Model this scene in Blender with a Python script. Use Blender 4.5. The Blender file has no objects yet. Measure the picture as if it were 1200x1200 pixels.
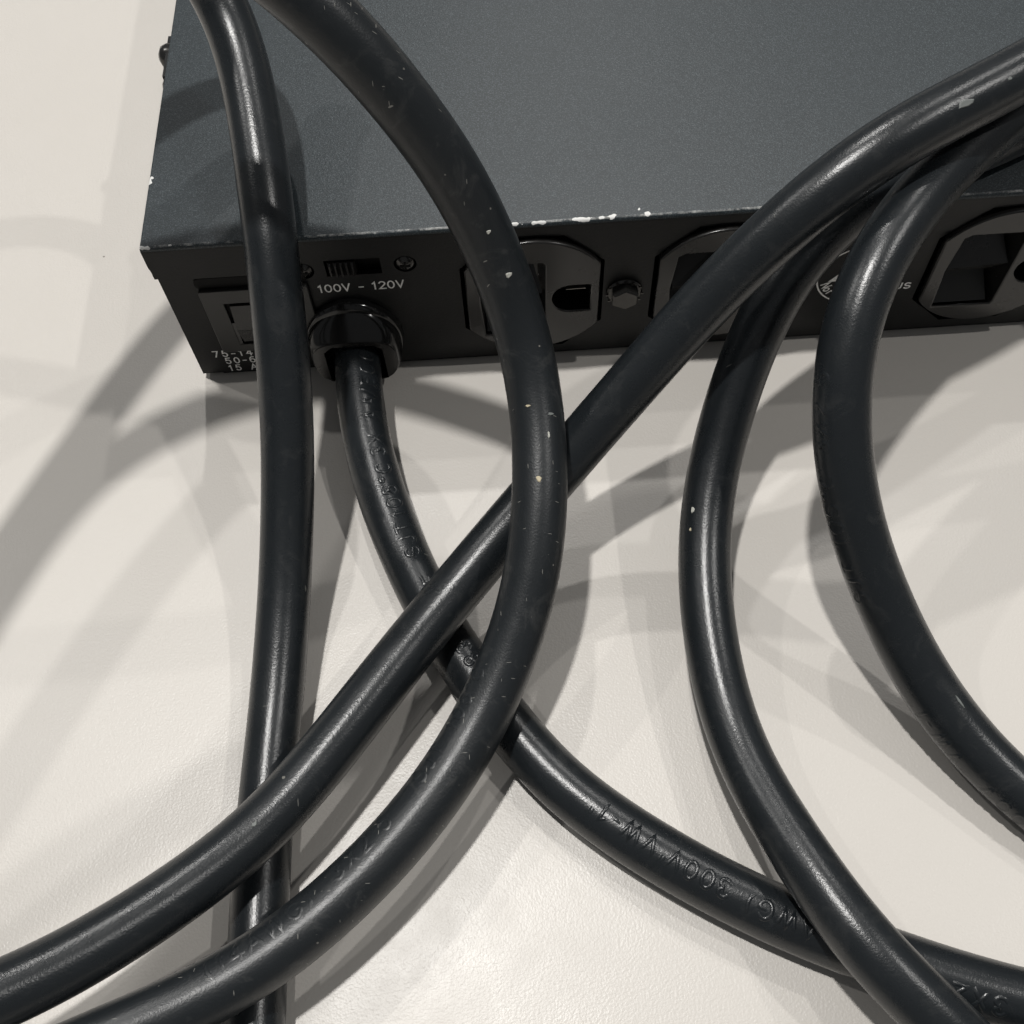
import bpy, bmesh, math, random
import numpy as np
from mathutils import Matrix, Vector

random.seed(4)
MM = 0.001
scene = bpy.context.scene
COL = scene.collection

# ------------------------------------------------------------------ camera
CAM_POS = (70.155, -150.094, 199.915)
CAM_RIGHT = (0.997942, -0.055882, -0.031446)
CAM_UP = (0.064117, 0.875754, 0.47848)
CAM_FORWARD = (-0.000801, 0.479512, -0.877535)
CAM_FOCAL = 37.370  # mm on a 36 mm sensor
cam_data = bpy.data.cameras.new("camera")
cam_data.sensor_width = 36.0
cam_data.lens = CAM_FOCAL
cam_data.clip_start = 0.004
cam_data.clip_end = 50.0
cam = bpy.data.objects.new("camera", cam_data)
COL.objects.link(cam)
r, u, f = Vector(CAM_RIGHT), Vector(CAM_UP), Vector(CAM_FORWARD)
m = Matrix((( r.x, u.x, -f.x, CAM_POS[0]*MM),
            ( r.y, u.y, -f.y, CAM_POS[1]*MM),
            ( r.z, u.z, -f.z, CAM_POS[2]*MM),
            (0, 0, 0, 1)))
cam.matrix_world = m
scene.camera = cam

# ------------------------------------------------------------------ room light
world = bpy.data.worlds.new("World")
scene.world = world
world.use_nodes = True
bg = world.node_tree.nodes["Background"]
bg.inputs[0].default_value = (0.97, 0.985, 1.0, 1)
bg.inputs[1].default_value = 0.14

def ceiling_lamp(direction, watts, radius=0.028, height=2.2, col=(1.0, 0.98, 0.95)):
    """a small recessed ceiling lamp seen from the table along `direction` (x, y per unit of height)"""
    ld = bpy.data.lights.new("ceiling_lamp", 'POINT')
    ld.energy = watts
    ld.shadow_soft_size = radius
    ld.color = col
    lo = bpy.data.objects.new("ceiling_lamp", ld)
    lo.location = (0.06 + direction[0]*height, -0.05 + direction[1]*height, height)
    COL.objects.link(lo)
    return lo
LAMPS = [((-0.14, 0.10), 130, 0.044), ((-0.10, 0.81), 62, 0.032), ((0.66, 0.0), 44, 0.03), ((-0.72, 0.42), 31, 0.03), ((0.42, 0.62), 26, 0.03)]
for d, w, rad_ in LAMPS:
    ceiling_lamp(d, w, rad_)
scene.render.engine = 'CYCLES'
scene.cycles.max_bounces = 6
scene.cycles.diffuse_bounces = 3
scene.cycles.glossy_bounces = 3

scene.view_settings.view_transform = 'Standard'
scene.view_settings.look = 'None'
scene.view_settings.exposure = 0.0
scene.view_settings.gamma = 1.0

# ------------------------------------------------------------------ materials
def new_mat(name):
    mt = bpy.data.materials.new(name)
    mt.use_nodes = True
    nt = mt.node_tree
    b = nt.nodes["Principled BSDF"]
    return mt, nt, b

def tex_coord(nt):
    return nt.nodes.new("ShaderNodeTexCoord").outputs["Object"]

def noise(nt, vec, scale, detail=2.0, rough=0.5, dist=0.0):
    n = nt.nodes.new("ShaderNodeTexNoise")
    n.inputs["Scale"].default_value = scale
    n.inputs["Detail"].default_value = detail
    n.inputs["Roughness"].default_value = rough
    n.inputs["Distortion"].default_value = dist
    nt.links.new(vec, n.inputs["Vector"])
    return n.outputs["Fac"]

def ramp(nt, val, stops):
    n = nt.nodes.new("ShaderNodeValToRGB")
    el = n.color_ramp.elements
    while len(el) < len(stops):
        el.new(0.5)
    for e, (p, c) in zip(el, stops):
        e.position = p
        e.color = c if len(c) == 4 else (*c, 1)
    nt.links.new(val, n.inputs[0])
    return n.outputs[0]

def math_node(nt, op, a, b=None, clamp=False):
    n = nt.nodes.new("ShaderNodeMath")
    n.operation = op
    n.use_clamp = clamp
    for i, v in enumerate((a, b)):
        if v is None:
            continue
        if isinstance(v, (int, float)):
            n.inputs[i].default_value = v
        else:
            nt.links.new(v, n.inputs[i])
    return n.outputs[0]

def mix_col(nt, fac, a, b):
    n = nt.nodes.new("ShaderNodeMix")
    n.data_type = 'RGBA'
    if isinstance(fac, (int, float)):
        n.inputs[0].default_value = fac
    else:
        nt.links.new(fac, n.inputs[0])
    for i, v in ((6, a), (7, b)):
        if isinstance(v, tuple):
            n.inputs[i].default_value = (*v[:3], 1)
        else:
            nt.links.new(v, n.inputs[i])
    return n.outputs[2]

def bump(nt, height, strength, dist, normal=None):
    n = nt.nodes.new("ShaderNodeBump")
    n.inputs["Strength"].default_value = strength
    n.inputs["Distance"].default_value = dist
    nt.links.new(height, n.inputs["Height"])
    if normal is not None:
        nt.links.new(normal, n.inputs["Normal"])
    return n.outputs[0]

def vec_map(nt, vec, scale=(1, 1, 1), loc=(0, 0, 0), rot=(0, 0, 0)):
    n = nt.nodes.new("ShaderNodeMapping")
    n.inputs["Scale"].default_value = scale
    n.inputs["Location"].default_value = loc
    n.inputs["Rotation"].default_value = rot
    nt.links.new(vec, n.inputs["Vector"])
    return n.outputs[0]

def voronoi(nt, vec, scale, feature='F1', rnd=1.0):
    n = nt.nodes.new("ShaderNodeTexVoronoi")
    n.feature = feature
    n.inputs["Scale"].default_value = scale
    n.inputs["Randomness"].default_value = rnd
    nt.links.new(vec, n.inputs["Vector"])
    return n

def mat_table():
    mt, nt, b = new_mat("laminate")
    v = tex_coord(nt)
    big = noise(nt, v, 14, 3)
    mid = noise(nt, v, 90, 4, 0.6)
    c = mix_col(nt, big, (0.598, 0.568, 0.526), (0.626, 0.598, 0.558))
    c = mix_col(nt, math_node(nt, 'MULTIPLY', mid, 0.25), c, (0.575, 0.542, 0.50))
    # rare dark specks
    vo = voronoi(nt, v, 45)
    sp = math_node(nt, 'LESS_THAN', vo.outputs["Distance"], 0.012)
    c = mix_col(nt, math_node(nt, 'MULTIPLY', sp, 0.7), c, (0.12, 0.10, 0.08))
    nt.links.new(c, b.inputs["Base Color"])
    peb = noise(nt, v, 2300, 2.0, 0.5)
    peb2 = noise(nt, v, 1300, 1, 0.5)
    h = math_node(nt, 'ADD', peb, math_node(nt, 'MULTIPLY', peb2, 0.6))
    nt.links.new(bump(nt, h, 0.30, 0.00017), b.inputs["Normal"])
    rr = ramp(nt, mid, [(0.3, (0.33,)*3), (0.7, (0.42,)*3)])
    nt.links.new(rr, b.inputs["Roughness"])
    b.inputs["Specular IOR Level"].default_value = 0.5
    return mt

CHIPS = [  # centre x, y, z and half size x, y, z in mm : bare spots knocked into the paint
    (1.1, 0.0, 43.3, 2.2, 0.7, 0.6), (6.2, 0.1, 43.4, 0.8, 0.5, 0.6), (21.6, 0.1, 43.4, 1.3, 0.45, 0.7),
    (0.1, 17.6, 43.3, 0.9, 1.3, 0.9), (0.6, 18.8, 43.5, 0.6, 0.5, 0.6),
    (74.2, -0.1, 43.3, 2.7, 0.55, 0.8), (79.2, -0.1, 43.4, 2.7, 0.5, 0.7), (87.4, 0.0, 43.4, 3.2, 0.65, 0.8),
    (91.2, 0.1, 43.4, 0.8, 0.5, 0.8), (93.6, 0.2, 43.2, 1.3, 0.8, 1.2), (98.9, 1.6, 43.5, 0.7, 0.7, 0.6), (100.3, 0.4, 43.4, 0.7, 0.7, 0.7),
    (128.0, 0.1, 43.4, 1.0, 0.3, 0.4), (153.0, 0.1, 43.4, 1.2, 0.3, 0.4), (171.5, 0.0, 43.0, 0.5, 0.5, 0.5),
]
def mat_lid():
    mt, nt, b = new_mat("powder_coat_lid")
    v = tex_coord(nt)
    fine = noise(nt, v, 3000, 1.5, 0.6)
    big = noise(nt, v, 22, 4, 0.6)
    c = mix_col(nt, big, (0.0125, 0.0190, 0.0228), (0.0165, 0.0240, 0.0284))
    grain = noise(nt, v, 4200, 1.0, 0.5)
    c = mix_col(nt, ramp(nt, grain, [(0.50, (0, 0, 0)), (0.72, (1, 1, 1))]), c, (0.062, 0.078, 0.087))
    vs = voronoi(nt, v, 150)
    sp = math_node(nt, 'LESS_THAN', vs.outputs["Distance"], 0.032)
    sp = math_node(nt, 'MULTIPLY', sp, math_node(nt, 'GREATER_THAN', vs.outputs["Color"], 0.86))
    c = mix_col(nt, math_node(nt, 'MULTIPLY', sp, 0.5), c, (0.4, 0.42, 0.4))
    # paint chips
    nz = noise(nt, v, 700, 2, 0.5)
    mask = None
    sep = None
    for (cx, cy, cz, sx, sy, sz) in CHIPS:
        d = nt.nodes.new("ShaderNodeVectorMath"); d.operation = 'SUBTRACT'
        nt.links.new(v, d.inputs[0]); d.inputs[1].default_value = (cx*MM, cy*MM, cz*MM)
        s = nt.nodes.new("ShaderNodeVectorMath"); s.operation = 'MULTIPLY'
        nt.links.new(d.outputs[0], s.inputs[0]); s.inputs[1].default_value = (1/(sx*MM), 1/(sy*MM), 1/(sz*MM))
        l = nt.nodes.new("ShaderNodeVectorMath"); l.operation = 'LENGTH'
        nt.links.new(s.outputs[0], l.inputs[0])
        one = math_node(nt, 'LESS_THAN', math_node(nt, 'ADD', l.outputs["Value"], math_node(nt, 'MULTIPLY', math_node(nt, 'SUBTRACT', nz, 0.5), 1.9)), 0.60)
        mask = one if mask is None else math_node(nt, 'MAXIMUM', mask, one)
    sepn = nt.nodes.new("ShaderNodeSeparateXYZ"); nt.links.new(v, sepn.inputs[0])
    edge = math_node(nt, 'LESS_THAN', math_node(nt, 'ABSOLUTE', math_node(nt, 'SUBTRACT', sepn.outputs[1], 0.00005)), 0.00022)
    wear_and_glint = ramp(nt, noise(nt, v, 380, 5, 0.75), [(0.46, (0, 0, 0)), (0.66, (1, 1, 1))])
    c = mix_col(nt, math_node(nt, 'MULTIPLY', math_node(nt, 'MULTIPLY', edge, wear_and_glint), 0.75), c, (0.45, 0.45, 0.43))  # edge highlight painted in as pale specks, together with bare-metal wear
    c = mix_col(nt, mask, c, (0.72, 0.72, 0.70))
    nt.links.new(c, b.inputs["Base Color"])
    nt.links.new(math_node(nt, 'ADD', 0.46, math_node(nt, 'MULTIPLY', big, 0.08)), b.inputs["Roughness"])
    nt.links.new(bump(nt, fine, 0.5, 0.00012), b.inputs["Normal"])
    return mt

def mat_paint(name, col, rough, grain=1700, strength=0.3):
    mt, nt, b = new_mat(name)
    v = tex_coord(nt)
    big = noise(nt, v, 40, 4, 0.6)
    c = mix_col(nt, big, col, tuple(x*1.35 for x in col))
    nt.links.new(c, b.inputs["Base Color"])
    fine = noise(nt, v, grain, 2, 0.6)
    nt.links.new(bump(nt, fine, strength, 0.00012), b.inputs["Normal"])
    b.inputs['Specular IOR Level'].default_value = 0.26
    nt.links.new(math_node(nt, 'ADD', rough - 0.04, math_node(nt, 'MULTIPLY', big, 0.1)), b.inputs["Roughness"])
    return mt

def mat_plastic(name, col, rough, spec=0.5):
    mt, nt, b = new_mat(name)
    v = tex_coord(nt)
    n1 = noise(nt, v, 160, 5, 0.65)
    nt.links.new(mix_col(nt, n1, col, tuple(x*1.4 for x in col)), b.inputs["Base Color"])
    nt.links.new(math_node(nt, 'ADD', rough - 0.05, math_node(nt, 'MULTIPLY', n1, 0.12)), b.inputs["Roughness"])
    b.inputs["Specular IOR Level"].default_value = spec
    nt.links.new(bump(nt, noise(nt, v, 700, 2), 0.05, 0.0001), b.inputs["Normal"])
    return mt

def mat_metal(name, col, rough):
    mt, nt, b = new_mat(name)
    v = tex_coord(nt)
    n1 = noise(nt, v, 500, 4, 0.65)
    nt.links.new(mix_col(nt, n1, col, tuple(x*0.6 for x in col)), b.inputs["Base Color"])
    b.inputs["Metallic"].default_value = 0.85
    b.inputs["Roughness"].default_value = rough
    return mt

def mat_print():
    mt, nt, b = new_mat("white_print")
    v = tex_coord(nt)
    n1 = noise(nt, v, 1400, 3, 0.6)
    nt.links.new(ramp(nt, n1, [(0.25, (0.55, 0.55, 0.54)), (0.5, (0.86, 0.86, 0.84))]), b.inputs["Base Color"])
    b.inputs["Roughness"].default_value = 0.6
    return mt

def mat_cord(name, dust):
    """black PVC jacket; `dust` 0..1 is how much lint, grit and scuffing sticks to it"""
    mt, nt, b = new_mat(name)
    v = tex_coord(nt)
    big = noise(nt, v, 35, 5, 0.6)
    c = mix_col(nt, big, (0.0085, 0.0106, 0.0124), (0.0145, 0.0175, 0.0200))
    # faint dull smears
    sm = ramp(nt, noise(nt, v, 120, 6, 0.7, 1.5), [(0.55, (0, 0, 0)), (0.85, (1, 1, 1))])
    c = mix_col(nt, math_node(nt, 'MULTIPLY', sm, 0.25 + 0.35*dust), c, (0.085, 0.085, 0.082))
    # grit
    vs = voronoi(nt, v, 110 + 260*dust)
    thr = 0.035 + 0.035*dust
    sp = math_node(nt, 'LESS_THAN', math_node(nt, 'ADD', vs.outputs["Distance"], math_node(nt, 'MULTIPLY', noise(nt, v, 2600, 2), 0.06)), thr + 0.03)
    sp = math_node(nt, 'MULTIPLY', sp, math_node(nt, 'GREATER_THAN', vs.outputs["Color"], 0.88 - 0.36*dust))
    sp = math_node(nt, 'MULTIPLY', sp, ramp(nt, noise(nt, v, 70, 3, 0.6), [(0.44, (0.15,)*3), (0.58, (1, 1, 1))]))
    c = mix_col(nt, math_node(nt, 'MULTIPLY', sp, 0.38), c, (0.45, 0.43, 0.38))
    # short scratches and lint: stretched cells in two directions
    for k, (rot, sc) in enumerate((((0.3, 0.2, 0.7), (1, 9, 1)), ((0.1, 0.9, -0.5), (8, 1, 1)))):
        vv = vec_map(nt, v, sc, (k*0.3, 0.1, 0), rot)
        vl = voronoi(nt, vv, 60 + 120*dust)
        ln = math_node(nt, 'LESS_THAN', vl.outputs["Distance"], 0.05 + 0.03*dust)
        ln = math_node(nt, 'MULTIPLY', ln, math_node(nt, 'GREATER_THAN', vl.outputs["Color"], 0.84 - 0.32*dust))
        c = mix_col(nt, math_node(nt, 'MULTIPLY', ln, 0.22 + 0.22*dust), c, (0.42, 0.41, 0.37))
    nt.links.new(c, b.inputs["Base Color"])
    rr = math_node(nt, 'ADD', 0.195 + 0.08*dust, math_node(nt, 'MULTIPLY', noise(nt, v, 260, 5, 0.7), 0.16))
    nt.links.new(rr, b.inputs["Roughness"])
    b.inputs["Specular IOR Level"].default_value = 0.5
    h = math_node(nt, 'ADD', noise(nt, v, 2600, 2, 0.6), math_node(nt, 'MULTIPLY', noise(nt, v, 170, 2), 0.9))
    nt.links.new(bump(nt, h, 0.22, 0.00016), b.inputs["Normal"])
    return mt

M_TABLE = mat_table()
M_LID = mat_lid()
M_PANEL = mat_paint("powder_coat_panel", (0.0062, 0.0066, 0.0068), 0.46)
M_CAVITY = mat_plastic("black_cavity", (0.003, 0.003, 0.003), 0.55, 0.12)
M_OUTLET = mat_plastic("black_nylon", (0.013, 0.0125, 0.012), 0.25, 0.5)
M_BEZEL = mat_plastic("bezel_plastic", (0.014, 0.014, 0.013), 0.42)
M_GLOSS = mat_plastic("gloss_black_plastic", (0.007, 0.007, 0.007), 0.12)
M_SCREW = mat_metal("black_oxide_steel", (0.085, 0.083, 0.08), 0.24)
M_CONTACT = mat_metal("nickel_contact", (0.6, 0.58, 0.52), 0.3)
M_PRINT = mat_print()
M_CORD = mat_cord("cord_jacket", 0.12)
M_CORD_DUSTY = mat_cord("cord_jacket_dusty", 1.0)

# ------------------------------------------------------------------ helpers
def link(name, me, mat, parent=None, smooth=False):
    o = bpy.data.objects.new(name, me)
    if mat is not None:
        me.materials.clear(); me.materials.append(mat)
    if smooth:
        for p in me.polygons:
            p.use_smooth = True
    COL.objects.link(o)
    if parent is not None:
        o.parent = parent
        o.matrix_parent_inverse = Matrix.Identity(4)
    return o

def from_bm(name, bm, mat, parent=None, smooth=False, bev=0.0, seg=2, auto=None):
    if bev > 0:
        bmesh.ops.bevel(bm, geom=[e for e in bm.edges if len(e.link_faces) == 2 and e.calc_face_angle(0) > 0.5],
                        offset=bev, segments=seg, profile=0.5, affect='EDGES', clamp_overlap=True)
    bmesh.ops.recalc_face_normals(bm, faces=bm.faces)
    me = bpy.data.meshes.new(name)
    bm.to_mesh(me); bm.free()
    o = link(name, me, mat, parent, smooth)
    if auto is not None:
        for p in me.polygons: p.use_smooth = True
        for e in me.edges: pass
        me.set_sharp_from_angle(angle=math.radians(auto))
    return o

def box(bm, x0, x1, y0, y1, z0, z1):
    vs = [bm.verts.new((x*MM, y*MM, z*MM)) for z in (z0, z1) for y in (y0, y1) for x in (x0, x1)]
    for q in ((0, 2, 3, 1), (4, 5, 7, 6), (0, 1, 5, 4), (2, 6, 7, 3), (0, 4, 6, 2), (1, 3, 7, 5)):
        bm.faces.new([vs[i] for i in q])

def plate(name, loops, y0, y1, mat, parent, bev=0.0):
    """a sheet standing in the x-z plane between y0 and y1 (mm); loops[0] is the outline, the rest are holes"""
    cu = bpy.data.curves.new(name, 'CURVE')
    cu.dimensions = '2D'
    cu.fill_mode = 'BOTH'
    cu.extrude = max((y1 - y0)/2*MM - bev*MM, 0)
    cu.bevel_depth = bev*MM
    cu.bevel_resolution = 1
    if bev: cu.offset = -bev*MM
    for lp in loops:
        sp = cu.splines.new('POLY')
        sp.points.add(len(lp) - 1)
        for pt, (x, z) in zip(sp.points, lp):
            pt.co = (x*MM, z*MM, 0, 1)
        sp.use_cyclic_u = True
    tmp = bpy.data.objects.new("tmp", cu)
    COL.objects.link(tmp)
    dg = bpy.context.evaluated_depsgraph_get()
    me = bpy.data.meshes.new_from_object(tmp.evaluated_get(dg))
    bpy.data.objects.remove(tmp); bpy.data.curves.remove(cu)
    # curve x,y,z -> world x, z, -y
    for v in me.vertices:
        x, y, z = v.co
        v.co = (x, (y0 + y1)/2*MM - z, y)
    me.name = name
    return link(name, me, mat, parent)

# ---- a plain single-stroke lettering, used for print and for the moulded jacket text
def _arc(cx, cy, rx, ry, a0, a1, n=10):
    return [(cx + rx*math.cos(math.radians(a0 + (a1-a0)*k/n)), cy + ry*math.sin(math.radians(a0 + (a1-a0)*k/n))) for k in range(n+1)]
GLYPH = {
    '0': (0.62, [_arc(.31, .5, .27, .5, 90, 450, 20)]),
    '1': (0.42, [[(.06, .78), (.24, .98), (.24, 0)]]),
    '2': (0.60, [_arc(.30, .73, .25, .27, 165, -35, 10) + [(.05, 0), (.58, 0)]]),
    '3': (0.60, [_arc(.29, .75, .23, .25, 150, -90, 10) + _arc(.29, .25, .26, .25, 90, -150, 10)]),
    '4': (0.64, [[(.46, 0), (.46, 1), (.04, .30), (.62, .30)]]),
    '5': (0.60, [[(.52, 1), (.13, 1), (.08, .56)] + _arc(.29, .32, .26, .32, 120, -150, 12)]),
    '6': (0.60, [[(.48, .96)] + _arc(.34, .50, .29, .47, 100, 180, 6) + _arc(.31, .30, .26, .30, 180, 540, 16)]),
    '7': (0.58, [[(.04, 1), (.55, 1), (.20, 0)]]),
    '8': (0.60, [_arc(.30, .75, .22, .25, -90, 270, 14), _arc(.30, .25, .26, .25, 90, 450, 14)]),
    '-': (0.45, [[(.06, .42), (.39, .42)]]),
    '/': (0.40, [[(.0, -.05), (.38, 1.05)]]),
    '.': (0.25, [[(.10, 0), (.10, .07)]]),
    '"': (0.32, [[(.08, 1), (.08, .76)], [(.24, 1), (.24, .76)]]),
    '(': (0.32, [_arc(.38, .5, .30, .62, 125, 235, 8)]),
    ')': (0.32, [_arc(-.06, .5, .30, .62, 55, -55, 8)]),
    'o_': (0.40, []),
    '\u00b0': (0.34, [_arc(.16, .86, .12, .14, 0, 360, 10)]),
    ' ': (0.42, []),
    'A': (0.70, [[(.02, 0), (.35, 1), (.68, 0)], [(.15, .34), (.55, .34)]]),
    'C': (0.70, [_arc(.38, .5, .33, .5, 48, 312, 14)]),
    'E': (0.60, [[(.55, 1), (.07, 1), (.07, 0), (.56, 0)], [(.07, .52), (.50, .52)]]),
    'G': (0.74, [_arc(.38, .5, .33, .5, 48, 340, 14) + [(.69, .46), (.42, .46)]]),
    'H': (0.70, [[(.07, 0), (.07, 1)], [(.63, 0), (.63, 1)], [(.07, .52), (.63, .52)]]),
    'J': (0.52, [[(.42, 1), (.42, .25)] + _arc(.22, .24, .20, .24, 0, -170, 8)]),
    'L': (0.54, [[(.07, 1), (.07, 0), (.52, 0)]]),
    'N': (0.72, [[(.07, 0), (.07, 1), (.65, 0), (.65, 1)]]),
    'S': (0.64, [_arc(.32, .74, .25, .26, 40, 260, 9) + _arc(.32, .25, .27, .25, 85, -145, 9)]),
    'T': (0.62, [[(.02, 1), (.60, 1)], [(.31, 1), (.31, 0)]]),
    'U': (0.70, [[(.07, 1), (.07, .32)] + _arc(.35, .32, .28, .32, 180, 360, 12) + [(.63, 1)]]),
    'V': (0.66, [[(.02, 1), (.33, 0), (.64, 1)]]),
    'W': (0.92, [[(.02, 1), (.24, 0), (.46, .95), (.68, 0), (.90, 1)]]),
    'X': (0.66, [[(.03, 1), (.63, 0)], [(.63, 1), (.03, 0)]]),
    'a': (0.56, [_arc(.27, .30, .22, .30, 0, 360, 14), [(.49, .6), (.49, 0)]]),
    'c': (0.52, [_arc(.28, .30, .23, .30, 50, 310, 12)]),
    'e': (0.56, [[(.06, .30), (.50, .30)] + _arc(.28, .30, .22, .30, 0, 310, 12)]),
    'h': (0.54, [[(.07, 1), (.07, 0)], _arc(.27, .38, .20, .24, 180, 0, 8) + [(.47, 0)]]),
    'i': (0.20, [[(.09, .6), (.09, 0)], [(.09, .82), (.09, .90)]]),
    'm': (0.80, [[(.07, .6), (.07, 0)], _arc(.23, .40, .16, .22, 180, 0, 6) + [(.39, 0)], _arc(.55, .40, .16, .22, 180, 0, 6) + [(.71, 0)]]),
    'o': (0.58, [_arc(.29, .30, .23, .30, 90, 450, 16)]),
    'r': (0.40, [[(.07, .62), (.07, 0)], _arc(.29, .36, .22, .26, 180, 75, 5)]),
    't': (0.36, [[(.16, .85), (.16, .10)] + _arc(.26, .10, .10, .10, 180, 290, 4), [(.0, .62), (.34, .62)]]),
    'z': (0.52, [[(.05, .62), (.47, .62), (.04, 0), (.49, 0)]]),
}
def stroke_mesh(body, height, weight, spacing=0.14, wide=1.0, align='CENTER', rise=0.0, step=0.5):
    """ribbon lettering in the x-y plane, mm; `rise` lifts the middle of each stroke to a bead"""
    glyphs, x = [], 0.0
    for ch in body:
        adv, strokes = GLYPH[ch]
        glyphs.append((x, strokes)); x += (adv + spacing)*wide*height
    x -= spacing*wide*height
    off = {'CENTER': -x/2, 'LEFT': 0.0, 'RIGHT': -x}[align]
    V, F = [], []
    for gx_, strokes in glyphs:
        for st in strokes:
            pts = [np.array((off + gx_ + p[0]*wide*height, (p[1]-0.5)*height)) for p in st]
            dense = [pts[0]]
            for a_, b_ in zip(pts, pts[1:]):
                nn = max(1, int(math.ceil(np.linalg.norm(b_-a_)/step)))
                dense += [a_ + (b_-a_)*k/nn for k in range(1, nn+1)]
            Pn = np.array(dense)
            closed = np.linalg.norm(Pn[0]-Pn[-1]) < 1e-6
            seg = np.diff(Pn, axis=0); seg /= np.linalg.norm(seg, axis=1)[:, None] + 1e-12
            nl = len(Pn)
            base = len(V)
            for i in range(nl):
                t0 = seg[i-1] if i > 0 else (seg[-1] if closed else seg[0])
                t1 = seg[i] if i < nl-1 else (seg[0] if closed else seg[-1])
                t = t0 + t1; L = np.linalg.norm(t)
                t = t/L if L > 1e-6 else t1
                k = min(1.0/max(abs(float(t @ t1)), 0.35), 2.2)
                nrm = np.array((-t[1], t[0]))*weight/2*k
                p = Pn[i].copy()
                if not closed and i == 0: p = p - seg[0]*weight*0.5
                if not closed and i == nl-1: p = p + seg[-1]*weight*0.5
                end = (not closed) and i in (0, nl-1)
                V.append((*(p + nrm), 0.0)); V.append((*p, 0.0 if end else rise)); V.append((*(p - nrm), 0.0))
            for i in range(nl-1):
                a_ = base + i*3; b_ = a_ + 3
                F.append((a_, b_, b_+1, a_+1)); F.append((a_+1, b_+1, b_+2, a_+2))
    return V, F

def print_text(body, x, z, height, parent, weight=0.28, y=-0.06, align='LEFT', spacing=0.14, wide=1.0, rot=0.0):
    V, F = stroke_mesh(body, height, weight, spacing, wide, align)
    c, s = math.cos(rot), math.sin(rot)
    me = bpy.data.meshes.new("printed_lettering")
    # each stroke a hair further out so that crossing strokes never share a plane
    me.from_pydata([((x + px*c - py*s)*MM, (y - 0.002*(i % 7))*MM, (z + px*s + py*c)*MM) for i, (px, py, pz) in enumerate(V)], [], F)
    return link("printed_lettering", me, M_PRINT, parent)

def lathe_y(bm, prof, cx, cz, seg=40, cap0=True, cap1=True):
    """profile (radius, y) turned round an axis along y through (cx, cz), mm"""
    rings = []
    for (rr, y) in prof:
        rings.append([bm.verts.new(((cx + rr*math.cos(2*math.pi*k/seg))*MM, y*MM, (cz + rr*math.sin(2*math.pi*k/seg))*MM)) for k in range(seg)])
    for a, b2 in zip(rings, rings[1:]):
        for k in range(seg):
            bm.faces.new((a[k], a[(k+1) % seg], b2[(k+1) % seg], b2[k]))
    if cap0: bm.faces.new(rings[0])
    if cap1: bm.faces.new(rings[-1][::-1])

def loft(bm, loops, cap0=True, cap1=True):
    rings = [[bm.verts.new((x*MM, y*MM, z*MM)) for x, y, z in lp] for lp in loops]
    n = len(rings[0])
    for a, b2 in zip(rings, rings[1:]):
        for k in range(n):
            bm.faces.new((a[k], a[(k+1) % n], b2[(k+1) % n], b2[k]))
    if cap0: bm.faces.new(rings[0])
    if cap1: bm.faces.new(rings[-1][::-1])

def tag(o, label, cat, group=None, kind=None):
    if label: o["label"] = label
    if cat: o["category"] = cat
    if group: o["group"] = group
    if kind: o["kind"] = kind

# ------------------------------------------------------------------ the table top
bm = bmesh.new()
bmesh.ops.create_grid(bm, x_segments=2, y_segments=2, size=1.5)
table = from_bm("table_top", bm, M_TABLE)
table.location = (0.3, 0.4, 0)
tag(table, "off-white laminate table top with fine pebbled texture", "table", kind="structure")

# ------------------------------------------------------------------ the rack power unit
W, D, H = 430.0, 200.0, 43.5
unit = bpy.data.objects.new("power_conditioner", None)
unit.empty_display_size = 0.02
COL.objects.link(unit)
tag(unit, "black metal rackmount power unit with outlets, lying flat on the white table", "power unit")

OUT_X = [77.4, 118.0, 177.0]
OUT_Z = 22.2

# rear panel with its cut-outs
def octagon(cx, cz, hw, hz, fx, fz):
    return [(cx-hw, cz-fz), (cx-fx, cz-hz), (cx+fx, cz-hz), (cx+hw, cz-fz), (cx+hw, cz+fz), (cx+fx, cz+hz), (cx-fx, cz+hz), (cx-hw, cz+fz)]
def disc(cx, cz, rad, n=28):
    return [(cx + rad*math.cos(2*math.pi*k/n), cz + rad*math.sin(2*math.pi*k/n)) for k in range(n)]
def rect(x0, x1, z0, z1):
    return [(x0, z0), (x1, z0), (x1, z1), (x0, z1)]
P0, P1 = 0.7, W - 0.7
holes = [octagon(x, OUT_Z - 0.6, 15.1, 17.6, 6.6, 9.6) for x in OUT_X]
holes += [rect(35.0, 46.4, 31.6, 36.2), disc(30.3, 33.6, 2.35), disc(51.4, 33.9, 2.35)]
panel = plate("rear_panel", [rect(P0, P1, 1.5, 42.6)] + holes, 0.0, 1.2, M_PANEL, unit)
# body tray behind the panel
bm = bmesh.new(); box(bm, P0, P1, 12.0, D-1, 1.5, 42.4); from_bm("chassis", bm, M_CAVITY, unit)
bm = bmesh.new(); box(bm, P0, P0+1.0, 1.25, 12.0, 1.5, 42.4); from_bm("side_wall", bm, M_PANEL, unit)
bm = bmesh.new(); box(bm, P0+1.0, P1, 1.25, 12.0, 1.5, 2.5); from_bm("floor_plate", bm, M_PANEL, unit)
bm = bmesh.new(); box(bm, 5.0, W-5, 0.8, D-4, 0.15, 1.45); from_bm("base_rail", bm, M_PANEL, unit, bev=0.0002)

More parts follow.
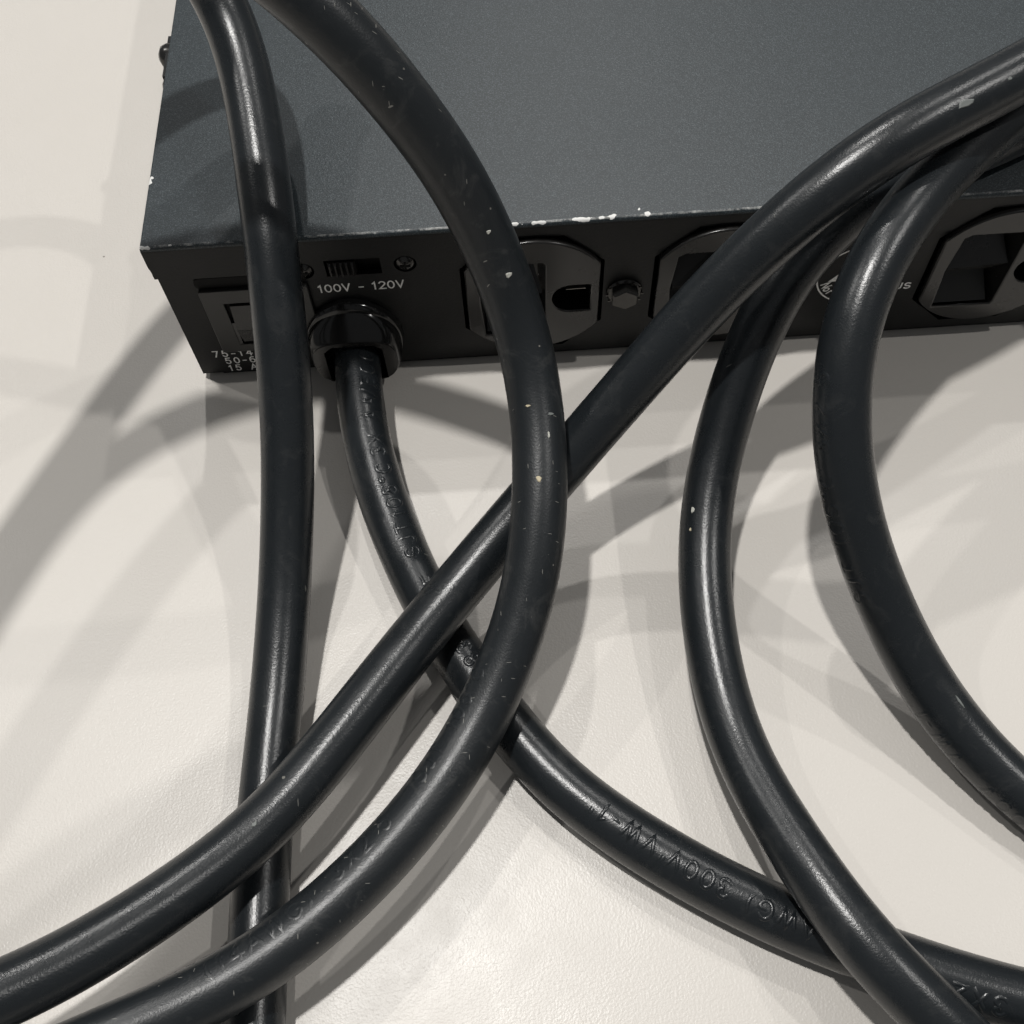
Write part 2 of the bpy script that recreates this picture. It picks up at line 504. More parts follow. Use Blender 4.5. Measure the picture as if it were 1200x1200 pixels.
# lid: top sheet folded down over the rear edge, with cut-outs round the outlets
LIPZ = 33.9
def lip_outline():
    pts = [(0.0, 42.5), (0.0, 38.0), (0.25, 36.4), (0.9, 35.0), (1.9, 34.2), (2.8, LIPZ)]
    def notch(cx, hw, fx, top):
        return [(cx-hw-1.6, LIPZ), (cx-fx, top), (cx+fx, top), (cx+hw+1.6, LIPZ)]
    pts += [(26.5, LIPZ), (28.5, 37.4), (53.5, 37.4), (55.5, LIPZ)]
    for x in OUT_X:
        pts += [(x-13.4, LIPZ), (x-6.8, 40.2), (x+6.8, 40.2), (x+13.4, LIPZ)]
    pts += [(W-2.8, LIPZ), (W, 38), (W, 42.5)]
    return pts
lip = plate("lid_lip", [lip_outline()], -0.42, -0.02, M_PANEL, unit)
bm = bmesh.new()
# top sheet with a rolled rear edge: profile in y-z
prof = [(-0.42, 42.4), (-0.42, 42.75), (-0.30, 43.15), (-0.05, 43.40), (0.30, 43.5), (D, 43.5), (D, 42.45), (0.2, 42.45)]
rows = []
for x, ins in ((0.0, 0.35), (0.12, 0.12), (0.4, 0.0), (W-0.4, 0.0), (W-0.12, 0.12), (W, 0.35)):
    rows.append([bm.verts.new((x*MM, y*MM, (z - (ins if z > 42.5 else 0))*MM)) for y, z in prof])
n = len(prof)
for a, b2 in zip(rows, rows[1:]):
    for k in range(n):
        bm.faces.new((a[k], a[(k+1) % n], b2[(k+1) % n], b2[k]))
bm.faces.new(rows[0]); bm.faces.new(rows[-1][::-1])
lid = from_bm("lid", bm, M_LID, unit, auto=40)
lid["label"] = "dark grey speckled lid with white chips along its edge"
bm = bmesh.new(); box(bm, 0.0, 0.66, 0.0, D, 34.0, 42.4); from_bm("lid_flange", bm, M_PANEL, unit, bev=0.0002)

# ---- outlets
def outlet(cx, cz):
    Yf = -1.4                                   # face plane
    R_, hw = 17.0, 14.2
    a0 = math.acos(hw/R_)
    def outline(off=0.0, n=18):
        rr, h2 = R_ - off, hw - off
        a = math.acos(h2/rr)
        pts = [(cx + rr*math.cos(t), cz + rr*math.sin(t)) for t in np.linspace(a, math.pi - a, n)]
        pts += [(cx + rr*math.cos(t), cz + rr*math.sin(t)) for t in np.linspace(math.pi + a, 2*math.pi - a, n)]
        return pts
    px0, px1, pz0, pz1 = cx-11.2, cx+2.6, cz-11.6, cz+10.6
    pocket = [(px0+0.6, pz0), (px1-0.4, pz0-0.0), (px1, pz0+0.5), (px1, pz1-0.6), (px1-0.6, pz1), (px0+2.2, pz1), (px0+0.9, pz1-0.8), (px0, cz)]
    gx, gz = cx + 8.3, cz - 0.9
    dhole = [(gx+4.0, gz-4.1)] + [(gx+4.0, gz+4.1)] + [(gx - 0.2 + 4.0*math.cos(t), gz + 4.1*math.sin(t)) for t in np.linspace(math.pi*0.5, math.pi*1.5, 14)]
    o = plate("outlet", [outline(0.0), pocket, dhole], Yf, Yf+1.6, M_OUTLET, unit, bev=0.35)
    # side skirt carrying the face back into the panel
    bm = bmesh.new()
    loft(bm, [[(x, Yf+1.5, z) for x, z in outline(0.25)], [(x, 9.0, z) for x, z in outline(0.25)]], cap0=False, cap1=False)
    from_bm("outlet_shell", bm, M_GLOSS, o)
    # pocket walls: the funnel behind the opening with its ridge between the two blade slots
    bm = bmesh.new()
    yb = 5.0
    loft(bm, [[(x, Yf+0.4, z) for x, z in pocket], [(x + (0.5 if x < cx-4 else -1.2), yb, z) for x, z in pocket]], cap0=False, cap1=True)
    from_bm("blade_pocket", bm, M_OUTLET, o)
    bm = bmesh.new()
    zr = cz + 0.6
    # upper ramp block, lower ramp block and the sharp ridge
    xa, xb = px0 + 0.3, px1 - 0.5
    loft(bm, [[(xa, Yf+0.3, zr), (xa+0.3, 4.9, zr+6.4), (xa+0.3, 4.9, zr-2.8), (xa, Yf+1.5, zr-2.4)],
              [(xb, Yf+0.9, zr), (xb-2.2, 4.9, zr+6.4), (xb-2.2, 4.9, zr-2.8), (xb-3.4, Yf+1.9, zr-2.4)]])
    from_bm("guide_ridge", bm, M_OUTLET, o, bev=0.00015)
    bm = bmesh.new()
    loft(bm, [[(xa+0.6, Yf+0.9, pz0+0.3), (xa+0.6, 4.8, pz0+5.4), (xa+0.6, 4.8, pz0+0.3)],
              [(xb-0.6, Yf+0.9, pz0+0.3), (xb-1.4, 4.8, pz0+5.4), (xb-1.4, 4.8, pz0+0.3)]])
    from_bm("guide_ramp", bm, M_BEZEL, o)
    # earth hole
    bm = bmesh.new()
    loft(bm, [[(x, Yf+0.4, z) for x, z in dhole], [(gx + (x-gx)*0.9, 8.0, gz + (z-gz)*0.9) for x, z in dhole]], cap0=False, cap1=True)
    from_bm("earth_socket", bm, M_CAVITY, o)
    bm = bmesh.new(); box(bm, gx-1.0, gx+3.4, 2.0, 3.4, gz-1.0, gz-0.75); from_bm("earth_contact", bm, M_CONTACT, o)
    return o
for i, x in enumerate(OUT_X):
    o = outlet(x, OUT_Z)
    o["label"] = ("black three-pin outlet beside the cord gland", "black outlet right of the hex bolt, crossed by the cord", "black outlet at the right, next to the letters US")[i]

# ---- hexagon bolt between the outlets
bm = bmesh.new()
bx, bz = 97.1, 21.2
lathe_y(bm, [(3.9, 0.0), (3.9, -0.5), (3.5, -0.9), (2.8, -0.95)], bx, bz, 32, cap0=False)
bolt = from_bm("hex_bolt", bm, M_SCREW, unit, auto=35)
bm = bmesh.new()
hexr = lambda rr, y, ph=0.0: [(bx + rr*math.cos(math.pi/6 + ph + k*math.pi/3), y, bz + rr*math.sin(math.pi/6 + ph + k*math.pi/3)) for k in range(6)]
loft(bm, [hexr(3.15, -0.6), hexr(3.15, -2.5), hexr(2.7, -2.9)], cap0=False)
from_bm("bolt_head", bm, M_SCREW, bolt, bev=0.00012)
bm = bmesh.new()
ring = []
for k in range(24):
    t = 2*math.pi*k/24
    if k % 2 == 0:
        x, z = bx + 3.75*math.cos(t), bz + 3.75*math.sin(t)
        box(bm, x-0.28, x+0.28, -1.15, -0.85, z-0.2, z+0.2)
from_bm("washer_teeth", bm, M_SCREW, bolt)

# ---- rocker switch
sw_x0, sw_x1 = 7.8, 30.5
def rr_rect(x0, x1, z0, z1, rad, n=5):
    pts = []
    for cx_, cz_, a in ((x1-rad, z1-rad, 0), (x0+rad, z1-rad, 90), (x0+rad, z0+rad, 180), (x1-rad, z0+rad, 270)):
        for k in range(n+1):
            t = math.radians(a + 90*k/n)
            pts.append((cx_ + rad*math.cos(t), cz_ + rad*math.sin(t)))
    return pts
switch = plate("rocker_switch", [rr_rect(sw_x0, sw_x1, 10.2, 30.4, 0.5), rect(12.2, 26.6, 12.6, 26.4)], -1.15, -0.03, M_BEZEL, unit, bev=0.15)
bm = bmesh.new()
shade_outline = rr_rect(sw_x0-0.3, sw_x1+0.1, 30.45, 33.6, 1.2)
loft(bm, [[(x, -0.03, z) for x, z in shade_outline], [(x, -0.25, z-0.05) for x, z in shade_outline]], cap0=False)
from_bm("recess_shade_plate", bm, M_CAVITY, switch, bev=0.00015)  # flat near-black plate; the recess's darkness is put into its colour
bm = bmesh.new(); box(bm, 12.3, 26.5, -0.30, -0.04, 12.7, 26.3); from_bm("switch_well", bm, M_CAVITY, switch)
bm = bmesh.new()
prof = [(-0.35, 25.6), (-1.2, 25.6), (-2.5, 19.4), (-1.1, 13.6), (-0.35, 13.6)]
loft(bm, [[(13.3, y, z) for y, z in prof], [(25.6, y, z) for y, z in prof]])
from_bm("rocker", bm, M_OUTLET, switch, bev=0.0002)
bm = bmesh.new(); box(bm, 12.45, 13.15, -1.6, -0.32, 13.4, 20.6); from_bm("rocker_stop", bm, M_GLOSS, switch, bev=0.0001)

# ---- voltage slide switch and its two screws
bm = bmesh.new(); box(bm, 34.4, 47.0, 1.9, 2.6, 31.0, 36.8)
slide = from_bm("slide_switch", bm, M_CAVITY, unit)
bm = bmesh.new()
box(bm, 35.6, 41.3, -0.2, 1.85, 31.9, 35.9)
from_bm("slider", bm, M_CAVITY, slide, bev=0.00015)
for k in range(5):
    bm = bmesh.new()
    x = 36.1 + k*1.15
    loft(bm, [[(x-0.32, -0.25, z) for z in (32.0,)] + [(x+0.32, -0.25, 32.0), (x+0.32, -0.25, 35.7), (x-0.32, -0.25, 35.7)],
              [(x-0.16, -0.95, 32.3), (x+0.16, -0.95, 32.3), (x+0.16, -0.95, 35.4), (x-0.16, -0.95, 35.4)]], cap0=False)
    from_bm("grip_ridge", bm, M_OUTLET, slide)
def pan_screw(x, z):
    bm = bmesh.new()
    pr = [(2.2*math.cos(t), 1.0 - 1.7*math.sin(t)) for t in np.linspace(0, math.pi/2*0.93, 7)]
    lathe_y(bm, [(2.2, 2.4)] + pr, x, z, 28, cap0=False)
    s = from_bm("panel_screw", bm, M_SCREW, unit, auto=50)
    bm = bmesh.new()
    box(bm, x-1.1, x+1.1, -0.78, -0.4, z-0.22, z+0.22); box(bm, x-0.22, x+0.22, -0.79, -0.4, z-1.1, z+1.1)
    from_bm("cross_recess", bm, M_CAVITY, s)
    return s
pan_screw(30.3, 33.6); pan_screw(51.4, 33.9)

# ---- cord gland (strain relief)
gx, gz = 37.7, 11.6
bm = bmesh.new()
lathe_y(bm, [(10.8, 0.0), (10.8, -1.3), (10.6, -1.9), (10.2, -2.3), (9.6, -2.5)], gx, gz, 56, cap0=False)
for v_ in bm.verts:
    if v_.co.z > gz*MM: v_.co.z = gz*MM + (v_.co.z - gz*MM)*1.2
gland = from_bm("cord_gland", bm, M_GLOSS, unit, smooth=True)
gland["label"] = "glossy black strain relief gripping the power cord"
# rounded clamp in front of the flange, open where the cord comes out
def shoe(w, top, bot, p=2.9, n=56):
    pts = []
    for k in range(n):
        t_ = 2*math.pi*k/n
        c_, s_ = math.cos(t_), math.sin(t_)
        pts.append((gx + w*math.copysign(abs(c_)**(2/p), c_), gz + (top if s_ > 0 else bot)*math.copysign(abs(s_)**(2/p), s_)))
    return pts
rings_ = [(-1.6, 10.3, 11.3, 9.4, 2.2), (-2.8, 10.25, 10.8, 9.3, 2.3), (-3.8, 10.15, 9.9, 9.1, 2.5), (-4.7, 10.0, 8.7, 8.8, 2.7), (-5.5, 9.7, 7.4, 8.5, 2.9), (-6.1, 9.4, 6.5, 8.2, 3.0), (-6.4, 9.0, 5.9, 7.9, 3.1)]
bm = bmesh.new()
loft(bm, [[(x, y_, z) for x, z in shoe(w_, t_, b_, p_)] for y_, w_, t_, b_, p_ in rings_], cap0=False, cap1=False)
from_bm("clamp_shell", bm, M_GLOSS, gland, smooth=True)
hole_w = 6.4
inner = [(gx-hole_w, gz-7.2), (gx-hole_w, gz+3.0), (gx-hole_w+1.8, gz+4.7), (gx+hole_w-1.8, gz+4.7), (gx+hole_w, gz+3.0), (gx+hole_w, gz-7.2)]
plate("clamp_face", [shoe(9.05, 5.95, 7.95, 3.1), inner], -6.65, -6.3, M_OUTLET, gland)
bm = bmesh.new()
loft(bm, [[(x, -6.35, z) for x, z in inner], [(x, -1.0, z) for x, z in inner]], cap0=False, cap1=True)
from_bm("clamp_bore", bm, M_CAVITY, gland)
# raised letters on top of the flange
for k, ch in enumerate("HALC"):
    V, F = stroke_mesh(ch, 2.3, 0.42, rise=0.16)
    ang = math.radians(122 - k*20)
    me = bpy.data.meshes.new("moulded_letter")
    vs = []
    for (vx, vy, vz) in V:
        tt = ang - vx/10.6
        rr = 10.6 + vz + 0.02
        vs.append(((gx + rr*math.cos(tt))*MM, (-1.0 + vy*0.8)*MM, (gz + 1.2*rr*math.sin(tt))*MM))
    me.from_pydata(vs, [], F)
    link("moulded_letter", me, M_GLOSS, gland)

# ---- printed lettering on the panel
print_text("100V - 120V", 41.4, 28.0, 2.15, panel, weight=0.33, align='CENTER', spacing=0.17, wide=1.1)
print_text("75-140V", 4.9, 8.4, 2.0, panel, weight=0.32, spacing=0.42)
print_text("50-60Hz", 7.0, 5.75, 2.0, panel, weight=0.32, spacing=0.36)
print_text("15 A", 7.1, 3.05, 1.95, panel, weight=0.32, spacing=0.38)
rcx, rcz, rad = 147.6, 21.4, 8.9
bm = bmesh.new()
N = 72
inn = [bm.verts.new(((rcx + (rad-0.35)*math.cos(2*math.pi*k/N))*MM, -0.06*MM, (rcz + (rad-0.35)*math.sin(2*math.pi*k/N))*MM)) for k in range(N)]
ext = [bm.verts.new(((rcx + rad*math.cos(2*math.pi*k/N))*MM, -0.06*MM, (rcz + rad*math.sin(2*math.pi*k/N))*MM)) for k in range(N)]
for k in range(N):
    bm.faces.new((inn[k], inn[(k+1) % N], ext[(k+1) % N], ext[k]))
from_bm("printed_ring", bm, M_PRINT, panel)
bm = bmesh.new()
bm.faces.new([bm.verts.new((x*MM, -0.06*MM, z*MM)) for x, z in ((141.3, 19.8), (154.3, 19.8), (147.8, 27.6))])
from_bm("printed_triangle", bm, M_PRINT, panel)
for k, ch in enumerate("North America"):
    if ch == " ": continue
    t = math.radians(203 + k*11.2)
    print_text(ch, rcx + 6.9*math.cos(t), rcz + 6.9*math.sin(t), 2.0, panel, weight=0.33, align='CENTER', rot=t + math.pi/2)
print_text("US", 158.4, 16.9, 1.75, panel, weight=0.40, align='CENTER', spacing=0.2, wide=1.3)

# ---- screws on the left flank
def flank_screw(y, z, rad, h):
    bm = bmesh.new()
    rings = []
    prof = [(rad, 0.0), (rad, -h*0.45), (rad*0.8, -h*0.8), (rad*0.35, -h)]
    for rr, x in prof:
        rings.append([bm.verts.new((x*MM, (y + rr*math.cos(2*math.pi*k/20))*MM, (z + rr*math.sin(2*math.pi*k/20))*MM)) for k in range(20)])
    for p, q in zip(rings, rings[1:]):
        for k in range(20):
            bm.faces.new((p[k], p[(k+1) % 20], q[(k+1) % 20], q[k]))
    bm.faces.new(rings[-1])
    return from_bm("flank_screw", bm, M_SCREW, unit, auto=50)
flank_screw(61.6, 39.2, 2.9, 3.6)
bm = bmesh.new()
box(bm, -1.3, 0.0, 52.0, 65.5, 35.5, 41.6)
from_bm("flank_bracket", bm, M_PANEL, unit, bev=0.0006, seg=3)
flank_screw(54.0, 37.4, 1.9, 2.6)

# ------------------------------------------------------------------ the power cord
CORD = [
    ('C1', [(37.9, 4.0, 10.8), (37.7, -5.6, 10.8), (40.3, -29.1, 8.0), (44.2, -43.3, 6.0), (48.6, -55.4, 5.1), (53.9, -68.1, 5.1), (59.0, -77.9, 5.1), (67.1, -89.8, 5.1), (72.9, -98.1, 5.1), (83.7, -108.5, 5.1), (93.8, -116.1, 5.1), (103.4, -122.1, 5.1), (115.9, -128.2, 5.1), (128.3, -133.2, 5.1), (140.4, -138.2, 5.1), (149.1, -141.0, 5.1)]),
    ('L1', [(200.0, -152.0, 5.1), (262.0, -125.0, 5.1), (288.0, -60.0, 12.0), (284.0, -25.0, 47.0), (268.0, 18.0, 57.0), (235.0, 38.0, 61.0), (200.0, 28.0, 61.0)]),
    ('C5', [(169.8, 6.0, 60.0), (152.5, -7.8, 59.5), (142.7, -17.1, 59.0), (138.4, -23.0, 58.0), (134.0, -29.3, 55.5), (130.3, -37.1, 52.0), (128.7, -44.8, 46.0), (128.9, -54.4, 38.0), (130.7, -62.2, 31.0), (134.0, -70.5, 24.0), (138.5, -78.9, 17.0), (143.6, -88.1, 11.0), (150.8, -99.1, 7.0), (161.0, -111.4, 5.1)]),
    ('L5', [(185.0, -128.0, 5.1), (225.0, -115.0, 5.1), (240.0, -70.0, 8.0), (238.0, -28.0, 40.0), (226.0, 4.0, 53.0), (205.0, 22.0, 50.0)]),
    ('C6', [(176.0, 12.0, 48.8), (160.5, 4.5, 48.8), (146.0, -0.6, 48.8), (138.5, -5.4, 48.6), (131.0, -10.8, 47.0), (124.6, -16.8, 43.0), (119.3, -23.3, 34.0), (114.2, -32.8, 26.0), (110.5, -41.9, 20.0), (107.7, -52.4, 16.0), (105.9, -63.2, 13.0), (105.1, -74.3, 11.5), (105.8, -85.2, 10.0), (107.3, -93.4, 9.8), (108.6, -100.6, 10.0), (114.2, -117.3, 13.8), (117.0, -123.9, 15.4), (122.8, -133.7, 16.2), (132.5, -144.1, 14.0), (140.9, -153.6, 10.0)]),
    ('L6', [(165.0, -175.0, 5.1), (240.0, -180.0, 5.1), (310.0, -120.0, 5.1), (328.0, -60.0, 14.0), (322.0, -22.0, 47.0), (300.0, 38.0, 62.0), (245.0, 52.0, 75.0), (205.0, 25.0, 74.0)]),
    ('C4', [(163.5, 0.3, 72.0), (151.8, -5.0, 70.5), (138.7, -11.5, 69.0), (128.2, -17.0, 65.0), (114.0, -22.8, 54.0), (106.4, -26.9, 47.0), (93.9, -34.8, 35.0), (85.3, -40.1, 28.0), (73.4, -49.8, 21.0), (57.8, -66.3, 15.6), (35.9, -93.1, 15.4), (23.6, -107.2, 15.6), (8.4, -120.9, 20.0), (-0.6, -127.8, 24.0), (-11.0, -133.6, 28.0)]),
    ('L4', [(-38.0, -142.0, 45.0), (-62.0, -124.0, 75.0), (-66.0, -90.0, 100.0), (-53.0, -48.0, 118.0), (-34.0, -12.0, 125.0), (-8.0, 3.0, 124.0), (18.0, 5.0, 115.0)]),
    ('C3', [(45.0, -5.1, 98.0), (58.1, -12.2, 82.0), (63.8, -14.5, 73.0), (68.6, -18.4, 62.0), (72.0, -22.7, 52.0), (74.7, -29.6, 44.0), (75.9, -38.2, 38.0), (76.1, -48.1, 34.2), (75.2, -58.3, 31.2), (73.5, -67.1, 26.0), (70.2, -76.2, 22.0), (66.2, -85.4, 18.0), (61.4, -93.3, 15.6), (55.1, -101.9, 15.2), (42.9, -115.2, 15.3), (31.5, -125.1, 15.6), (24.4, -129.9, 15.8), (9.1, -137.0, 18.0), (-4.6, -141.5, 22.0)]),
    ('L3', [(-55.0, -163.0, 32.0), (-88.0, -140.0, 52.0), (-84.0, -100.0, 74.0), (-58.0, -58.0, 95.0), (-40.0, -15.0, 104.0), (-23.0, 19.0, 104.0), (-6.0, 40.0, 97.0), (10.0, 47.0, 85.0)]),
    ('C2', [(19.7, 40.7, 67.0), (24.9, 18.2, 58.5), (27.9, -3.7, 50.3), (28.3, -21.2, 38.0), (27.1, -38.7, 25.0), (24.8, -57.5, 13.0), (23.1, -78.4, 6.5), (21.5, -99.7, 5.1), (21.5, -117.1, 5.1), (21.7, -137.5, 5.1)]),
    ('L2', [(24.0, -200.0, 5.1), (60.0, -260.0, 5.1), (140.0, -290.0, 5.1)]),
]
CORD_R = 5.1
def cord_path(seq, step=1.0, sig=9.0):
    pts, tags = [], []
    for nme, p in seq:
        for q in p:
            pts.append(q); tags.append(nme)
    pts = np.array(pts, float)
    Pp = np.vstack([2*pts[0]-pts[1], pts, 2*pts[-1]-pts[-2]])
    S, T = [], []
    for i in range(1, len(Pp)-2):
        p0, p1, p2, p3 = Pp[i-1:i+3]
        t0 = 0.0
        t1 = t0 + np.linalg.norm(p1-p0)**.5; t2 = t1 + np.linalg.norm(p2-p1)**.5; t3 = t2 + np.linalg.norm(p3-p2)**.5
        nn = max(4, int(np.linalg.norm(p2-p1)*2))
        for t in np.linspace(t1, t2, nn, endpoint=False):
            a1 = (t1-t)/(t1-t0)*p0+(t-t0)/(t1-t0)*p1; a2 = (t2-t)/(t2-t1)*p1+(t-t1)/(t2-t1)*p2; a3 = (t3-t)/(t3-t2)*p2+(t-t2)/(t3-t2)*p3
            b1 = (t2-t)/(t2-t0)*a1+(t-t0)/(t2-t0)*a2; b3 = (t3-t)/(t3-t1)*a2+(t-t1)/(t3-t1)*a3
            S.append((t2-t)/(t2-t1)*b1+(t-t1)/(t2-t1)*b3); T.append(tags[i-1])
    S = np.array(S); s = np.r_[0, np.cumsum(np.linalg.norm(np.diff(S, axis=0), axis=1))]
    uu = np.arange(0, s[-1], step)
    Q = np.stack([np.interp(uu, s, S[:, k]) for k in range(3)], axis=1)
    Tq = [T[min(np.searchsorted(s, x, side='right')-1, len(T)-1)] for x in uu]
    k = int(sig*3/step); w = np.exp(-.5*(np.arange(-k, k+1)*step/sig)**2); w /= w.sum()
    Qp = np.vstack([2*Q[0]-Q[1:k+1][::-1], Q, 2*Q[-1]-Q[-k-1:-1][::-1]])
    Q = np.stack([np.convolve(Qp[:, j], w, 'valid') for j in range(3)], axis=1)
    rng = np.random.default_rng(3)
    kk = np.exp(-.5*(np.arange(-40, 41)/13.0)**2); kk /= np.sqrt((kk**2).sum())
    wob = np.stack([np.convolve(rng.standard_normal(len(Q)+80), kk, 'valid') for _ in range(3)], axis=1)
    wob *= np.clip(np.arange(len(Q))/40.0 - 0.3, 0, 1)[:, None]
    Q = Q + wob*np.array([0.22, 0.22, 0.12])
    Q[:, 2] = np.maximum(Q[:, 2], 5.08)
    return Q, np.array(Tq)
PATH, PTAG = cord_path(CORD)
TAN = np.gradient(PATH, axis=0); TAN /= np.linalg.norm(TAN, axis=1)[:, None]
# parallel transport frames
UPV = np.zeros_like(PATH)
u0 = np.array([0, 0, 1.0]); u0 -= TAN[0]*(u0 @ TAN[0]); u0 /= np.linalg.norm(u0)
UPV[0] = u0
for i in range(1, len(PATH)):
    v_ = UPV[i-1] - TAN[i]*(UPV[i-1] @ TAN[i]); UPV[i] = v_/np.linalg.norm(v_)
SIDE = np.cross(TAN, UPV)

_rng = np.random.default_rng(8); _k = np.exp(-.5*(np.arange(-30, 31)/9.0)**2); _k /= np.sqrt((_k**2).sum())
RADV = 1.0 + 0.006*np.convolve(_rng.standard_normal(len(PATH)+60), _k, 'valid')
cord = bpy.data.objects.new("power_cable", None)
cord.empty_display_size = 0.02
COL.objects.link(cord)
tag(cord, "thick black rubbery power cable looped over the unit and across the table", "cable")

def tube(name, i0, i1, mat, label=None, seg=32):
    i1 = min(i1, len(PATH)-1)
    idx = np.arange(i0, i1+1)
    ang = np.linspace(0, 2*np.pi, seg, endpoint=False)
    V = (PATH[idx][:, None] + (CORD_R*RADV[idx])[:, None, None]*(np.cos(ang)[None, :, None]*UPV[idx][:, None] + np.sin(ang)[None, :, None]*SIDE[idx][:, None]))*MM
    faces = []
    for a_ in range(len(idx)-1):
        for k in range(seg):
            k2 = (k+1) % seg
            faces.append((a_*seg+k, a_*seg+k2, (a_+1)*seg+k2, (a_+1)*seg+k))
    if i0 == 0: faces.append(tuple(range(seg)))
    if i1 == len(PATH)-1: faces.append(tuple((len(idx)-1)*seg + k for k in range(seg))[::-1])
    me = bpy.data.meshes.new(name)
    me.from_pydata(V.reshape(-1, 3).tolist(), [], faces)
    me.update()
    bm = bmesh.new(); bm.from_mesh(me); bmesh.ops.recalc_face_normals(bm, faces=bm.faces); bm.to_mesh(me); bm.free()
    o = link(name, me, mat, cord, smooth=True)
    if label: o["label"] = label
    return o
RUN_LABEL = {
    'C1': "run leaving the cord gland, embossed with lettering, lying on the table",
    'C5': "right-hand run curving down from the lid, scuffed at its lower end",
    'C6': "glossy run bowing left between the diagonal run and the right-hand run",
    'C4': "long diagonal run from upper right to lower left",
    'C3': "dusty grit-specked run arching over the lid in front of the left outlet",
    'C2': "nearly straight upright run at the left, over the rocker switch"}
RUNS = {}
for nme, _ in CORD:
    w = np.where(PTAG == nme)[0]
    mat = M_CORD_DUSTY if nme == 'C3' else M_CORD
    RUNS[nme] = tube("cable_run" if nme[0] == 'C' else "cable_loop", w[0], w[-1]+1, mat, RUN_LABEL.get(nme))

VIEW = np.array([0.0, -0.42, 0.91])
def emboss(run, body, at, height=3.1, a0=0.0, flip=False, rise=0.30, weight=0.75, wide=1.15, spacing=0.25):
    """raised jacket lettering wrapped on the cord, centred on the path point nearest `at` (x, y mm)"""
    w = np.where(PTAG == run)[0]
    i_c = w[np.argmin(np.hypot(PATH[w, 0]-at[0], PATH[w, 1]-at[1]))]
    V, F = stroke_mesh(body, height, weight, spacing, wide, 'CENTER', rise)
    sgn = 1.0 if flip else -1.0
    out = []
    for (vx, vy, vz) in V:
        s = min(max(i_c + sgn*vx, 0.0), len(PATH)-2.001)
        j = int(s); fr = s - j
        c = PATH[j]*(1-fr) + PATH[j+1]*fr
        t = TAN[j]*(1-fr) + TAN[j+1]*fr; t /= np.linalg.norm(t)
        un = VIEW - t*(VIEW @ t); un /= np.linalg.norm(un)
        upd = np.cross(un, sgn*t)
        a_ = a0 + vy/CORD_R
        rr = CORD_R*(RADV[j]*(1-fr) + RADV[j+1]*fr) + vz - 0.02
        out.append(tuple((c + rr*(math.cos(a_)*un + math.sin(a_)*upd))*MM))
    me = bpy.data.meshes.new("embossed_lettering")
    me.from_pydata(out, [], F)
    return link("embossed_lettering", me, M_CORD_DUSTY if run == 'C3' else M_CORD, RUNS[run], smooth=True)
EMB = [('C1', '3X2.', (140.0, -138.0), 0.15), ('C1', 'AWG)', (110.8, -126.0), -0.15), ('C1', '300V', (98.0, -119.0), -0.2), ('C1', '"VW-1"', (86.8, -111.1), -0.25),
       ('C1', '83', (58.5, -77.0), -0.45), ('C1', 'E', (51.0, -61.3), -0.6), ('C1', 'SJT', (47.0, -52.0), -0.45), ('C1', '105\u00b0C', (43.3, -40.5), -0.5),
       ('C1', '3X', (40.6, -29.0), -0.5), ('C1', 'AA', (39.2, -20.5), -0.5), ('C1', '/ECC', (38.2, -11.5), -0.55),
       ('C3', 'SJT 105\u00b0C', (60.0, -95.0), 0.95), ('C3', '3X2.5', (43.0, -115.0), 0.9), ('C3', '(14AWG)', (27.0, -128.3), 0.85),
       ('C5', 'SJT 105\u00b0C 3X2.5', (127.0, -60.0), 1.12), ('C5', '300V "VW-1"', (152.5, -101.0), 1.12)]
for run, body, at, a0 in EMB:
    emboss(run, body, at, a0=a0, rise=0.30 if run == 'C1' else 0.15)

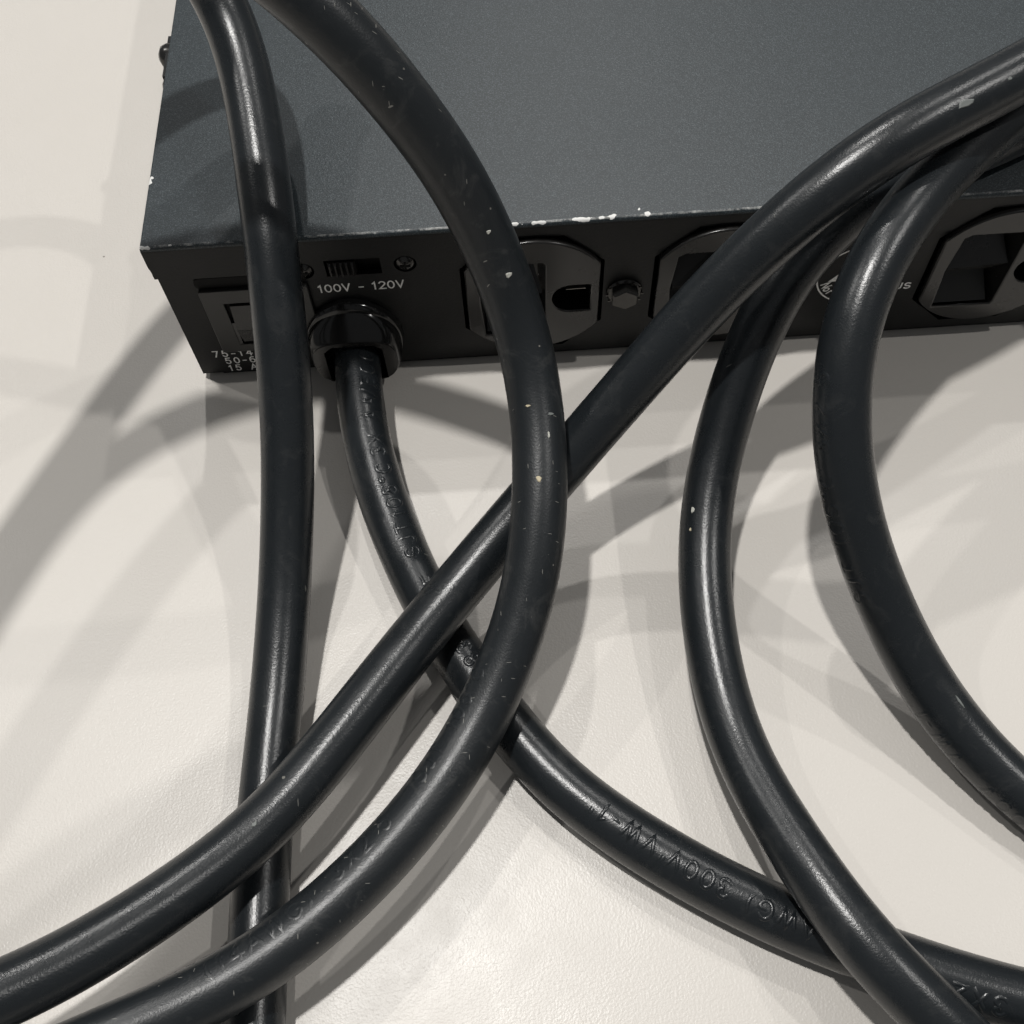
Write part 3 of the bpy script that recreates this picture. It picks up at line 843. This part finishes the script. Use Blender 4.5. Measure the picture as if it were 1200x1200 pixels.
def fleck(run, at, a0, w_, h_, mat, name="paint_fleck"):
    """a small chip of dried paint or grit stuck on the jacket"""
    w = np.where(PTAG == run)[0]
    i_c = w[np.argmin(np.hypot(PATH[w, 0]-at[0], PATH[w, 1]-at[1]))]
    t = TAN[i_c]; un = VIEW - t*(VIEW @ t); un /= np.linalg.norm(un); upd = np.cross(un, -t)
    ring, V = [], []
    nn = 9
    for lift, sc in ((0.0, 1.0), (0.12, 0.75)):
        for k in range(nn):
            rr = sc*(0.75 + 0.5*((k*37 + int(at[0]*7)) % 11)/11)
            a_ = a0 + rr*h_/2*math.sin(2*math.pi*k/nn)/CORD_R
            c = PATH[i_c] - t*rr*w_/2*math.cos(2*math.pi*k/nn)
            V.append(tuple((c + (CORD_R*RADV[i_c] + lift)*(math.cos(a_)*un + math.sin(a_)*upd))*MM))
    F = [(k, (k+1) % nn, nn + (k+1) % nn, nn + k) for k in range(nn)] + [tuple(range(nn, 2*nn))]
    me = bpy.data.meshes.new(name); me.from_pydata(V, [], F)
    return link(name, me, mat, RUNS[run])
M_FLECK = mat_plastic("dried_paint", (0.42, 0.42, 0.38), 0.6)
M_GREY = mat_plastic("grey_scuff", (0.13, 0.14, 0.135), 0.55)
M_GRIT = mat_plastic("tan_grit", (0.42, 0.37, 0.26), 0.7)
for run, at, a0, w_, h_, mt_ in [('C4', (149.0, -6.5), -0.25, 3.0, 1.3, M_GREY), ('C4', (157.0, -2.5), -0.2, 0.8, 0.6, M_GREY),
                                 ('C6', (107.3, -52.8), 0.75, 1.3, 0.8, M_FLECK), ('C6', (106.4, -57.0), 0.78, 0.7, 0.5, M_GRIT),
                                 ('C3', (75.6, -53.0), 0.05, 1.2, 1.0, M_GRIT), ('C3', (71.2, -21.5), -0.1, 1.0, 1.3, M_FLECK), ('C3', (68.0, -18.0), 0.0, 0.7, 0.9, M_FLECK),
                                 ('C3', (75.9, -42.0), -0.5, 0.6, 1.3, M_GREY), ('C4', (22.6, -108.0), 0.2, 1.2, 0.7, M_GREY), ('C5', (146.0, -92.5), -0.35, 2.6, 0.5, M_GREY),
                                 ('C3', (75.8, -40.0), 0.3, 0.5, 1.0, M_GRIT), ('C3', (76.2, -45.5), -0.35, 1.2, 0.5, M_FLECK)]:
    fleck(run, at, a0, w_, h_, mt_)
